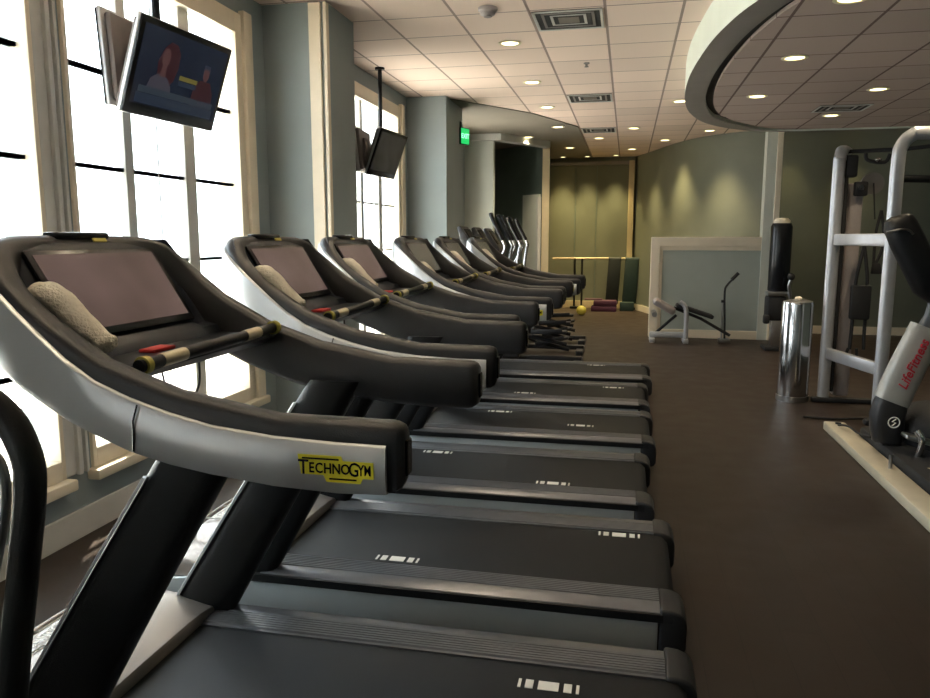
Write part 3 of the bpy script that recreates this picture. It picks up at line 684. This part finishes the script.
names = {0: 'first ceiling downlight beyond the smoke detector, left of the nearest square vent', 1: 'second downlight in the left file over the treadmills, level between the two square vents', 2: 'third downlight in the left file, just right of the tile edge',
 3: 'fourth downlight in the left file, on the plain painted ceiling', 4: 'downlight left of the others, above the dark recess', 5: 'downlight deep in the back, in the plain ceiling before the panelled wall', 6: 'downlight behind the farthest square vent',
 7: 'downlight in the ceiling between the farthest vent and the curved wall', 8: 'downlight near the corner where the back wall meets the curved wall', 9: 'downlight near the left part of the curved wall', 10: 'downlight close to the middle of the curved wall',
 11: 'downlight just left of the oval bulkhead',
 12: 'downlight over the second treadmill, out of the frame above', 13: 'downlight over the gap after the nearest treadmill, out of the frame above', 14: 'downlight in front of the nearest treadmill, out of the frame above',
 15: 'left near downlight inside the oval ceiling', 16: 'left far downlight inside the oval ceiling', 17: 'rightmost visible downlight inside the oval ceiling', 18: 'farthest downlight inside the oval ceiling, by the oval vent', 19: 'downlight in the oval ceiling cut by the top edge of the photo',
 20: 'oval ceiling downlight beyond the right edge, nearest', 21: 'oval ceiling downlight beyond the right edge, in the middle', 22: 'oval ceiling downlight beyond the right edge, farthest'}
for i, c in enumerate(cans):
    tag(c, names.get(i, 'downlight in the right part of the oval ceiling, above the rack'), 'ceiling light', 'recessed round downlights')
def lamp_spot(x, y, z, p, size=110, blend=.8, col=(1, .82, .56), soft=.06):
    l = bpy.data.lights.new('downlight_beam', 'SPOT'); l.energy = p; l.spot_size = math.radians(size); l.spot_blend = blend; l.color = col; l.shadow_soft_size = soft
    o = bpy.data.objects.new('downlight_beam', l); COL.objects.link(o); o.location = (x, y, z-.03); o['kind'] = 'structure'
    return o
for i, (x, y) in enumerate(LP):
    if (x, y) in ((.024, 15.59), (.596, 14.30), (1.25, 13.2)): lamp_spot(x+.06, y+.06, H-.02, 170, 78, 1, (1, .80, .42), .14)
    else: lamp_spot(x, y, H-.02, 20 if y < 12 else 60)
for x, y in DP: lamp_spot(x, y, ZO, 32)
# wall washers; those on the back wall are added to draw reflected scallops
WW = [(-1.42, 16.66), (-.9, 16.66), (-.3, 16.66), (2.5, 12.85), (3.4, 12.85)]
wl = [
      'leftmost wall-washing downlight along the back wall', 'middle wall-washing downlight along the back wall', 'rightmost wall-washing downlight along the back wall', 'wall-washing downlight right of the stub wall', 'wall-washing downlight above the rack at the far wall']
for (x, y), lab in zip(WW, wl):
    c = copy_tree(c0); zz = H-.012 if x < -.82 else H; c.location = (x, y, zz); tag(c, lab, 'ceiling light', 'wall-washing downlights'); c.scale = (.7, .7, 1)
    lamp_spot(x, y, zz, 150 if x < 2 else 26, 66, .9, (1, .80, .38), .1)
def vent(label, x0, x1, y0, y1, z):
    R = thing('ceiling_vent', label, 'ceiling vent', ((x0+x1)/2, (y0+y1)/2, z), 0, 'square ceiling vents')
    a, b = (x1-x0)/2, (y1-y0)/2
    bm = bmesh.new(); box(bm, -a, a, -b, b, -.004, -.001); link('backing', bm, M['darkgap'], R)
    for k, s in enumerate((1., .76, .52)):
        bm = bmesh.new(); A, B = a*s, b*s; zz = -.012+.003*k; w = .022
        box(bm, -A, A, -B, -B+w, zz, zz+.006); box(bm, -A, A, B-w, B, zz, zz+.006); box(bm, -A, -A+w, -B, B, zz, zz+.006); box(bm, A-w, A, -B, B, zz, zz+.006)
        link('louvre_frame', bm, M['trimg'] if k != 1 else M['brown'], R)
    bm = bmesh.new(); box(bm, -a*.3, a*.3, -b*.3, b*.3, -.009, -.004); link('centre_plate', bm, M['drywall'], R)
vent('nearest square ceiling vent, at the top of the photo', -.79, -.245, 6.12, 6.65, H)
vent('middle square ceiling vent of the three in line', -.79, -.245, 9.62, 10.15, H)
vent('farthest square ceiling vent of the three in line', -.79, -.245, 12.5, 13.05, H)
vent('dark square vent inside the oval ceiling', 2.05, 2.6, 9.3, 9.75, ZO+.012)
R = thing('smoke_detector', 'round smoke detector on the ceiling tiles before the nearest downlight', 'smoke detector', (-1.10, 5.95, H))
bm = bmesh.new(); lathe(bm, [(.001, 0), (.075, 0), (.075, -.02), (.06, -.03), (.055, -.05), (.035, -.062), (.001, -.064)], (0, 0, 0)); link('body', bm, M['greyupper'], R, True)
bm = bmesh.new(); cyl(bm, (0, 0, -.045), .03, -.022, 18); link('sensor', bm, M['brown'], R, True)
for (x, y, lab) in ((-.46, 7.95, 'small sprinkler head between the nearest and middle vents'), (-1.02, 12.0, 'small sprinkler head near the fourth left downlight')):
    o = bmesh.new(); cyl(o, (0, 0, 0), .03, -.008, 14); cyl(o, (0, 0, -.008), .012, -.03, 10); cyl(o, (0, 0, -.036), .022, -.004, 12)
    o = link('sprinkler_head', o, M['brown'], None, True); o.location = (x, y, H if y < 11.5 else H-.05*0); tag(o, lab, 'sprinkler', 'sprinkler heads')

# ------------------------------------------------------------------ ballet barre, mats, step
R = thing('ballet_barre', 'cream barre rail on dark posts along the panelled back wall', 'barre', (-.7, 16.80, 0))
tubeo('rail', [(-.92, 0, 1.10), (.97, 0, 1.115)], .022, M['gold'], R)
for x in (-.43, -.27, .9):
    tubeo('post', [(x, 0, .03), (x, 0, 1.10)], .022, M['black'], R)
bm = bmesh.new(); box(bm, -.52, -.18, -.09, .09, 0, .05, .015); box(bm, .8, 1.0, -.09, .09, 0, .05, .015); link('foot', bm, M['black'], R, True)
def mat_obj(lab, x, y, w, ztop, zbot, m, lean=.0):
    R = thing('hanging_exercise_mat', lab, 'exercise mat', (x, y, 0), 0, 'exercise mats hanging on the barre')
    bm = bmesh.new()
    for k in range(3):
        prism(bm, [(-w/2+lean+.01*k, ztop), (w/2+lean-.01*k, ztop), (w/2-.02*k, zbot+.03*k), (-w/2+.015*k, zbot+.02*k)], -.075-k*.014, -.065-k*.014, 'y', .003)
    link('panels', bm, m, R, True)
    tubeo('fold', [(-w/2+lean, -.045, ztop), (w/2+lean, -.045, ztop)], .05, m, R, 12, flat=1)
mat_obj('blackish exercise mat hanging on the barre, left one', -.31, 16.74, .27, 1.09, .12, M['mblack'], .05)
mat_obj('dark green exercise mat hanging on the barre, right one', .06, 16.70, .30, 1.09, .15, M['mgreen'], .05)
R = thing('aerobic_step_stack', 'purple stack of foam steps on the floor below the barre', 'exercise step', (-.45, 16.3, 0))
for k in range(2):
    bm = bmesh.new(); box(bm, -.28+.05*k, .26, -.14, .14, .12*k, .12*k+.115, .025); link('step', bm, M['purple'], R, True)
bm = bmesh.new(); box(bm, -.42, -.05, -.11, .11, .24, .262, .006); link('folded_mat', bm, M['purple'], R, True)
bm = bmesh.new(); box(bm, -.15, .15, -.1, .1, 0, .19, .02); 
o = link('dark_green_block', bm, M['mgreen'], None, True); o.location = (.02, 16.45, 0); tag(o, 'small dark green foam block standing right of the purple steps', 'foam block')
bm = bmesh.new(); ellipsoid(bm, (0, 0, .10), (.10, .10, .10), 20); o = link('small_exercise_ball', bm, M['yell2'], None, True); o.location = (-.88, 15.3, 0); tag(o, 'small pale yellow ball on the floor by the last treadmill rail', 'ball')

# ------------------------------------------------------------------ decline bench with upright handle
R = thing('decline_bench', 'grey and black decline sit-up bench in front of the low partition', 'exercise bench', (1.0, 11.6, 0))
BX = .42
bm = bmesh.new(); t_ = bmesh.new(); box(t_, -.30, .26, -.13, .13, -.03, .03, .02, seg=3); merge(bm, t_, 0, Matrix.Translation((.02, 0, .47)) @ Matrix.Rotation(math.radians(18), 4, 'Y')); link('pad', bm, M['rubber'], R, True)
bm = bmesh.new(); t_ = bmesh.new(); box(t_, -.20, .16, -.15, .15, -.06, .05, .04, seg=3); merge(bm, t_, 0, Matrix.Translation((-.42, -.02, .54)) @ Matrix.Rotation(math.radians(30), 4, 'Y')); link('headrest', bm, M['greyupper'], R, True)
tubeo('main_beam', [(-.3, 0, .52), (.1, 0, .36), (.52, 0, .12)], .022, M['rubber'], R)
tubeo('front_leg', [(-.22, -.14, .62), (-.13, -.14, .5), (-.12, -.14, .02)], .034, M['rack'], R, 12, 4)
tubeo('rear_brace', [(-.62, .1, .05), (-.25, .1, .40)], .022, M['rubber'], R)
bm = bmesh.new(); box(bm, -.64, -.08, -.06, .06, .07, .15, .02); box(bm, -.64, -.56, -.18, .18, 0, .07, .015); box(bm, -.16, -.08, -.2, .2, 0, .07, .015); link('base', bm, M['rack'], R, True)
tubeo('ankle_roller', [(-.58, -.2, .43), (-.58, .2, .43)], .04, M['steel'], R)
R = thing('leaning_handle_bar', 'tall thin black bar with bent grip standing right of the bench', 'exercise bar', (1.43, 11.7, 0))
tubeo('shaft', [(0.03, 0, .02), (.015, 0, .4), (0.0, 0, .75), (.03, 0, .86), (.15, 0, 1.0)], .015, M['rubber'], R, 12, 5)
tubeo('grip', [(.09, 0, .94), (.18, 0, 1.04)], .026, M['rubber'], R)
bm = bmesh.new(); box(bm, -.06, .10, -.1, .1, 0, .06, .012); link('foot', bm, M['steel'], R, True)
tubeo('side_bar', [(-.02, 0, .05), (-.02, 0, .62)], .012, M['steel'], R)
bm = bmesh.new(); cyl(bm, (-.045, -.02, .62), .02, .05, 12, 'x'); link('knob', bm, M['rubber'], R, True)

# ------------------------------------------------------------------ dark tower machine
R = thing('tower_machine', 'dark glossy cylindrical weight tower left of the steel bin', 'exercise machine', (2.06, 11.1, 0))
bm = bmesh.new(); lathe(bm, [(.001, .82), (.13, .82), (.14, .84), (.14, 1.70), (.12, 1.75), (.001, 1.76)], (0, 0, 0)); link('column_shroud', bm, M['blackg'], R, True)
bm = bmesh.new(); lathe(bm, [(.001, 1.75), (.10, 1.75), (.105, 1.785), (.07, 1.82), (.001, 1.825)], (0, 0, 0)); link('top_cap', bm, M['trim'], R, True)
bm = bmesh.new(); box(bm, -.16, .13, -.16, .1, .76, .82, .012); link('shelf_bracket', bm, M['steel'], R, True)
bm = bmesh.new(); box(bm, -.15, .10, -.15, .15, .42, .76, .04); box(bm, -.2, -.12, -.2, -.1, .38, .5, .02); link('carriage', bm, M['rubber'], R, True)
bm = bmesh.new(); box(bm, -.09, .09, -.13, .0, .05, .42, .015); link('lower_shroud', bm, M['steel'], R, True)
bm = bmesh.new(); box(bm, -.16, .16, -.18, .2, 0, .06, .015); link('base', bm, M['rubber'], R, True)
tubeo('swing_arm', [(.12, -.15, .5), (.13, -.17, .75), (.10, -.19, .9), (.12, -.2, 1.0)], .022, M['steel'], R, 12, 5)
bm = bmesh.new(); ellipsoid(bm, (.12, -.2, 1.03), (.05, .04, .05)); link('arm_knob', bm, M['rubber'], R, True)

# ------------------------------------------------------------------ steel bin
R = thing('steel_bin', 'tall polished stainless steel bin beside the silver rack', 'bin', (1.60, 7.62, 0))
bm = bmesh.new()
lathe(bm, [(.14, 0), (.142, .02), (.14, .93), (.135, .95), (.12, .95)], (0, 0, 0), 40); link('body', bm, M['chrome'], R, True)
bm = bmesh.new(); lathe(bm, [(.001, .93), (.12, .93), (.13, .955), (.08, .97), (.001, .972)], (0, 0, 0), 32); lid = link('lid', bm, M['steel'], R, True)
bm = bmesh.new(); ellipsoid(bm, (0, 0, .98), (.035, .035, .022)); link('knob', bm, M['trim'], lid, True)
bm = bmesh.new(); lathe(bm, [(.13, -.0), (.148, 0), (.148, .05), (.14, .055)], (0, 0, 0), 32); link('foot_ring', bm, M['steel'], R, True)

# ------------------------------------------------------------------ cable rack
R = thing('cable_rack', 'tall silver double-post cable rack right of the steel bin', 'cable machine', (1.88, 7.6, 0))
A = (0.0, 0.0); B = (.17, -.92)
def upr(nm, ax, ay, ztop, dx, dy):
    pts = [(ax, ay, 0.02), (ax+.0, ay, ztop-.3), (ax+.005, ay, ztop-.1), (ax+dx*.25, ay+dy*.25, ztop-.02), (ax+dx*.6, ay+dy*.6, ztop), (ax+dx, ay+dy, ztop)]
    return tubeo(nm, pts, .054, M['rack'], R, 20, 6, flat=.75, up=(1, 0, 0))
upr('post', -.01, 0, 2.36, .12, .25)
def upr2():
    pts = [(.20, -.90, .02), (.20, -.90, 1.6), (.20, -.90, 2.15), (.22, -.90, 2.28), (.29, -.90, 2.355), (.39, -.88, 2.37), (1.0, -.7, 2.37)]
    return tubeo('post', pts, .052, M['rack'], R, 20, 6, flat=.75, up=(1, 0, 0))
upr2()
def bar_between(nm, p, q, w, h, m):
    p = V(p); q = V(q); d = (q-p); L_ = d.length; a = math.atan2(d.y, d.x)
    bm = bmesh.new(); box(bm, 0, L_, -w/2, w/2, -h/2, h/2, .012, mtx=Matrix.Translation(p) @ Matrix.Rotation(a, 4, 'Z')); return link(nm, bm, m, R, True)
bar_between('cross_bar', (0, 0, 1.535), (.20, -.90, 1.535), .06, .105, M['rack'])
bar_between('cross_bar', (0, 0, .47), (.20, -.90, .47), .06, .105, M['rack'])
tubeo('top_bar', [(.06, .12, 2.34), (.5, -.1, 2.33), (.95, -.3, 2.36)], .018, M['rubber'], R)
tubeo('pull_up_bar', [(.22, -.88, 2.02), (.9, -.6, 2.02)], .03, M['rubber'], R)
bm = bmesh.new(); box(bm, .09, .23, .05, .19, .05, 2.05, .02); link('weight_column', bm, M['greyupper'], R, True)
bm = bmesh.new(); box(bm, .03, .08, .0, .12, .1, 2.3, .01); link('guide_rail', bm, M['rubber'], R, True)
bm = bmesh.new(); cyl(bm, (.32, .12, 2.05), .10, .03, 24, 'y'); link('pulley', bm, M['brown'], R, True)
bm = bmesh.new(); box(bm, .13, .24, -.04, .03, 1.93, 2.06, .015); box(bm, .05, .15, -.02, .06, 2.1, 2.3, .02); link('pulley_block', bm, M['rubber'], R, True)
bm = bmesh.new(); cyl(bm, (.17, -.08, 2.0), .025, .05, 14, 'y'); link('carriage_pin', bm, M['chrome'], R, True)
bm = bmesh.new(); box(bm, -.12, .6, -.06, .02, 0, .05, .015); link('floor_foot', bm, M['rubber'], R, True)
bm = bmesh.new(); box(bm, .1, .6, -.95, -.86, 0, .05, .015); link('floor_foot', bm, M['rubber'], R, True)
tubeo('cable', [(.32, .1, 2.05), (.33, .02, 1.72)], .006, M['rubber'], R, 6)
R2 = thing('suspension_strap', 'black suspension strap with pouch hanging inside the silver rack', 'exercise strap', (2.12, 7.55, 0))
for s in (-1, 1): tubeo('strap', [(0, 0, 1.48), (s*.03, 0, 1.3), (s*.05, 0, 1.12), (s*.055, 0, .70), (s*.06, 0, .52)], .016, M['rubber'], R2, 8, 4)
bm = bmesh.new(); box(bm, -.085, .085, -.04, .04, .80, 1.12, .02); link('pouch', bm, M['rubber'], R2, True)
tubeo('handle', [(-.07, 0, .53), (-.085, 0, .45), (.0, 0, .43), (-.0, 0, .53)], .014, M['rubber'], R2, 8, 4)
R3 = thing('rope_handle', 'black looped triceps rope hanging behind the upper cross bar of the rack', 'cable handle', (2.27, 7.65, 0))
tubeo('loop', [(0, 0, 1.80), (-.03, 0, 1.62), (-.035, 0, 1.45), (-.03, 0, 1.3)], .013, M['rubber'], R3, 8, 4)
tubeo('loop', [(0, 0, 1.80), (.03, 0, 1.62), (.03, 0, 1.45), (-.02, 0, 1.3)], .013, M['rubber'], R3, 8, 4)
bm = bmesh.new(); prism(bm, [(-.05, 1.22), (.05, 1.22), (.02, 1.32), (-.04, 1.32)], -.02, .02, 'y', .008); link('grip', bm, M['rubber'], R3, True)
R4 = thing('stirrup_grip', 'small black hanging handle clipped to the top bar of the rack', 'cable handle', (2.16, 7.5, 2.24))
tubeo('stirrup', [(-.1, 0, .06), (-.08, 0, 0), (.06, 0, -.02), (.1, 0, .05)], .016, M['rubber'], R4, 8, 4)
bm = bmesh.new(); ellipsoid(bm, (0, -.02, .0), (.03, .02, .02)); link('clip', bm, M['chrome'], R4, True)

# ------------------------------------------------------------------ right elliptical
R = thing('cross_trainer', 'silver armed cross trainer with red lettering, at the right edge on a cream beam', 'elliptical trainer', (1.79, 5.6, 0))
def q(px, pz): return (px-1.9, 0, pz)
bm = bmesh.new(); box(bm, -.18, -.02, -1.75, .87, .0, .07, .012); link('base_beam', bm, mat('cream_beam_paint', (.55, .50, .38), .4, noise=.06, nscale=10), R, True)
bm = bmesh.new(); cyl(bm, (-.09, .78, .07), .022, .012, 14); link('leveller', bm, M['rubber'], R, True)
tubeo('beam_cable', [(-.11, .7, .08), (-.08, .55, .11), (-.04, .4, .09), (-.02, .2, .12)], .008, M['rubber'], R, 8, 5)
bm = bmesh.new(); box(bm, -.015, .6, -1.5, .5, .03, .13, .03); ellipsoid(bm, (.33, .1, .22), (.22, .32, .2)); link('drive_base', bm, M['rubber'], R, True)
# lower boot with round emblem
bm = bmesh.new()
def leanring(cx, cz, w, d, tilt, n=20, e=.7):
    r = []
    for k in range(n):
        a = 2*math.pi*k/n; c, s = math.cos(a), math.sin(a); u = w*math.copysign(abs(c)**e, c)
        r.append((cx+u*math.cos(tilt), d*math.copysign(abs(s)**e, s), cz-u*math.sin(tilt)))
    return r
loft(bm, [leanring(.02, .14, .09, .07, .05), leanring(.015, .22, .105, .08, .1), leanring(.01, .32, .11, .085, .15), leanring(.025, .40, .108, .08, .3), leanring(.035, .44, .10, .07, .35)]); boot = link('lower_boot', bm, M['charcoal'], R, True)
bm = bmesh.new(); t_ = bmesh.new(); tube(t_, [(.036*math.cos(2*math.pi*k/24), 0, .036*math.sin(2*math.pi*k/24)) for k in range(25)], .0045, 8)
tube(t_, [(.012, 0, .024), (-.012, 0, .004), (.012, 0, -.002), (-.012, 0, -.024)], .005, 8); merge(bm, t_, 0, Matrix.Translation((.03, -.088, .30))); link('emblem', bm, M['white'], boot, True)
bm = bmesh.new(); loft(bm, [leanring(.03, .43, .112, .075, .35), leanring(.085, .60, .115, .066, .37), leanring(.15, .78, .112, .06, .38), leanring(.21, .95, .105, .055, .38)]); arm = link('silver_arm', bm, mat('light_silver_plastic', (.42, .42, .40), .35, metal=.2, noise=.03), R, True)
bm = bmesh.new()
ax = math.atan2(.51, .18)
mtx = Matrix.Translation((.128, -.0655, .70)) @ Matrix.Rotation(math.radians(90), 4, 'X') @ Matrix.Rotation(ax, 4, 'Z')
text_bm(bm, 'LifeFitness', .085, mtx, .006, 0, .25, .0012); link('lettering', bm, M['redprint'], arm)
bm = bmesh.new(); loft(bm, [leanring(.21, .93, .062, .045, .38), leanring(.245, 1.02, .055, .04, .3), leanring(.26, 1.10, .055, .04, .0), leanring(.25, 1.20, .06, .045, -.2)]); link('neck', bm, mat('slate_grey_plastic', (.09, .10, .11), .35, noise=.05), R, True)
bm = bmesh.new(); loft(bm, [leanring(.265, 1.12, .05, .05, -.3), leanring(.20, 1.22, .095, .075, -.4), leanring(.125, 1.38, .105, .085, -.4), leanring(.05, 1.52, .105, .085, -.4), leanring(-.005, 1.63, .10, .08, -.35), leanring(-.02, 1.68, .085, .065, -.3), leanring(-.022, 1.70, .05, .04, -.3)]); pod = link('hand_pod', bm, M['black'], R, True)
tubeo('pod_trim', [(-.10, -.05, 1.585), (-.04, -.085, 1.605), (.02, -.087, 1.60), (.05, -.08, 1.575)], .008, M['steel'], pod, 8, 5)
bm = bmesh.new(); ellipsoid(bm, (.27, -.55, .33), (.17, .09, .17), 24); link('wheel_cover', bm, M['teal'], R, True)
bm = bmesh.new(); t_ = bmesh.new(); box(t_, -.02, .30, -.06, .06, -.015, .015, .01); merge(bm, t_, 0, Matrix.Translation((.06, -.25, .25)) @ Matrix.Rotation(.25, 4, 'Y')); link('crank_arm', bm, M['steel'], R, True)
tubeo('linkage', [(.12, -.3, .12), (.13, -.32, .24), (.1, -.3, .30)], .022, M['chrome'], R, 12, 4)
tubeo('hose', [(-.0, -.35, .08), (.05, -.5, .10), (.12, -.62, .13), (.25, -.7, .12)], .012, M['gold'], R, 8, 5)
bm = bmesh.new(); cyl(bm, (-.08, -.42, .07), .012, .09, 10); link('bolt', bm, M['steel'], R, True)
tubeo('rear_arm', [(.38, .15, .3), (.42, .15, .8), (.40, .15, 1.2)], .035, M['rubber'], R, 12, 3)
tubeo('power_cord', [(-.25, 1.25, .012), (.0, 1.22, .012), (.3, 1.3, .012), (.6, 1.2, .012)], .010, M['rubber'], R, 8, 5)

# ------------------------------------------------------------------ light
w = bpy.data.worlds.new('World'); S.world = w; w.use_nodes = True
nt = w.node_tree; bg = nt.nodes['Background']; bg.inputs['Color'].default_value = (.88, .95, 1.0, 1); bg.inputs['Strength'].default_value = 5.0
sun = bpy.data.lights.new('sun', 'SUN'); sun.energy = 22; sun.angle = math.radians(1); sun.color = (1, .9, .75)
so = bpy.data.objects.new('sun', sun); COL.objects.link(so)
so.rotation_euler = V((.17, -.35, -1)).to_track_quat('-Z', 'Y').to_euler()
for i, (a, b) in enumerate(wins):
    l = bpy.data.lights.new('window_daylight_portal', 'AREA'); l.shape = 'RECTANGLE'; l.size = b-a; l.size_y = HEAD-SILL; l.cycles.is_portal = True
    o = bpy.data.objects.new('window_daylight_portal', l); COL.objects.link(o); o.location = (WX-.3, (a+b)/2, (HEAD+SILL)/2); o.rotation_euler = (0, math.radians(-90), 0)
    l.size, l.size_y = HEAD-SILL, b-a

# ------------------------------------------------------------------ camera
cam = bpy.data.cameras.new('camera'); co = bpy.data.objects.new('camera', cam); COL.objects.link(co)
cam.sensor_fit = 'HORIZONTAL'; cam.sensor_width = 36; cam.lens = 750/930*36; cam.clip_start = .05
co.location = (0, 0, 1.55); co.rotation_euler = (math.radians(90)-math.atan(111/750), 0, math.radians(12.13))
S.camera = co
S.view_settings.view_transform = 'Standard'; S.view_settings.look = 'None'; S.view_settings.exposure = .75; S.view_settings.gamma = 1
S.view_settings.use_curve_mapping = False
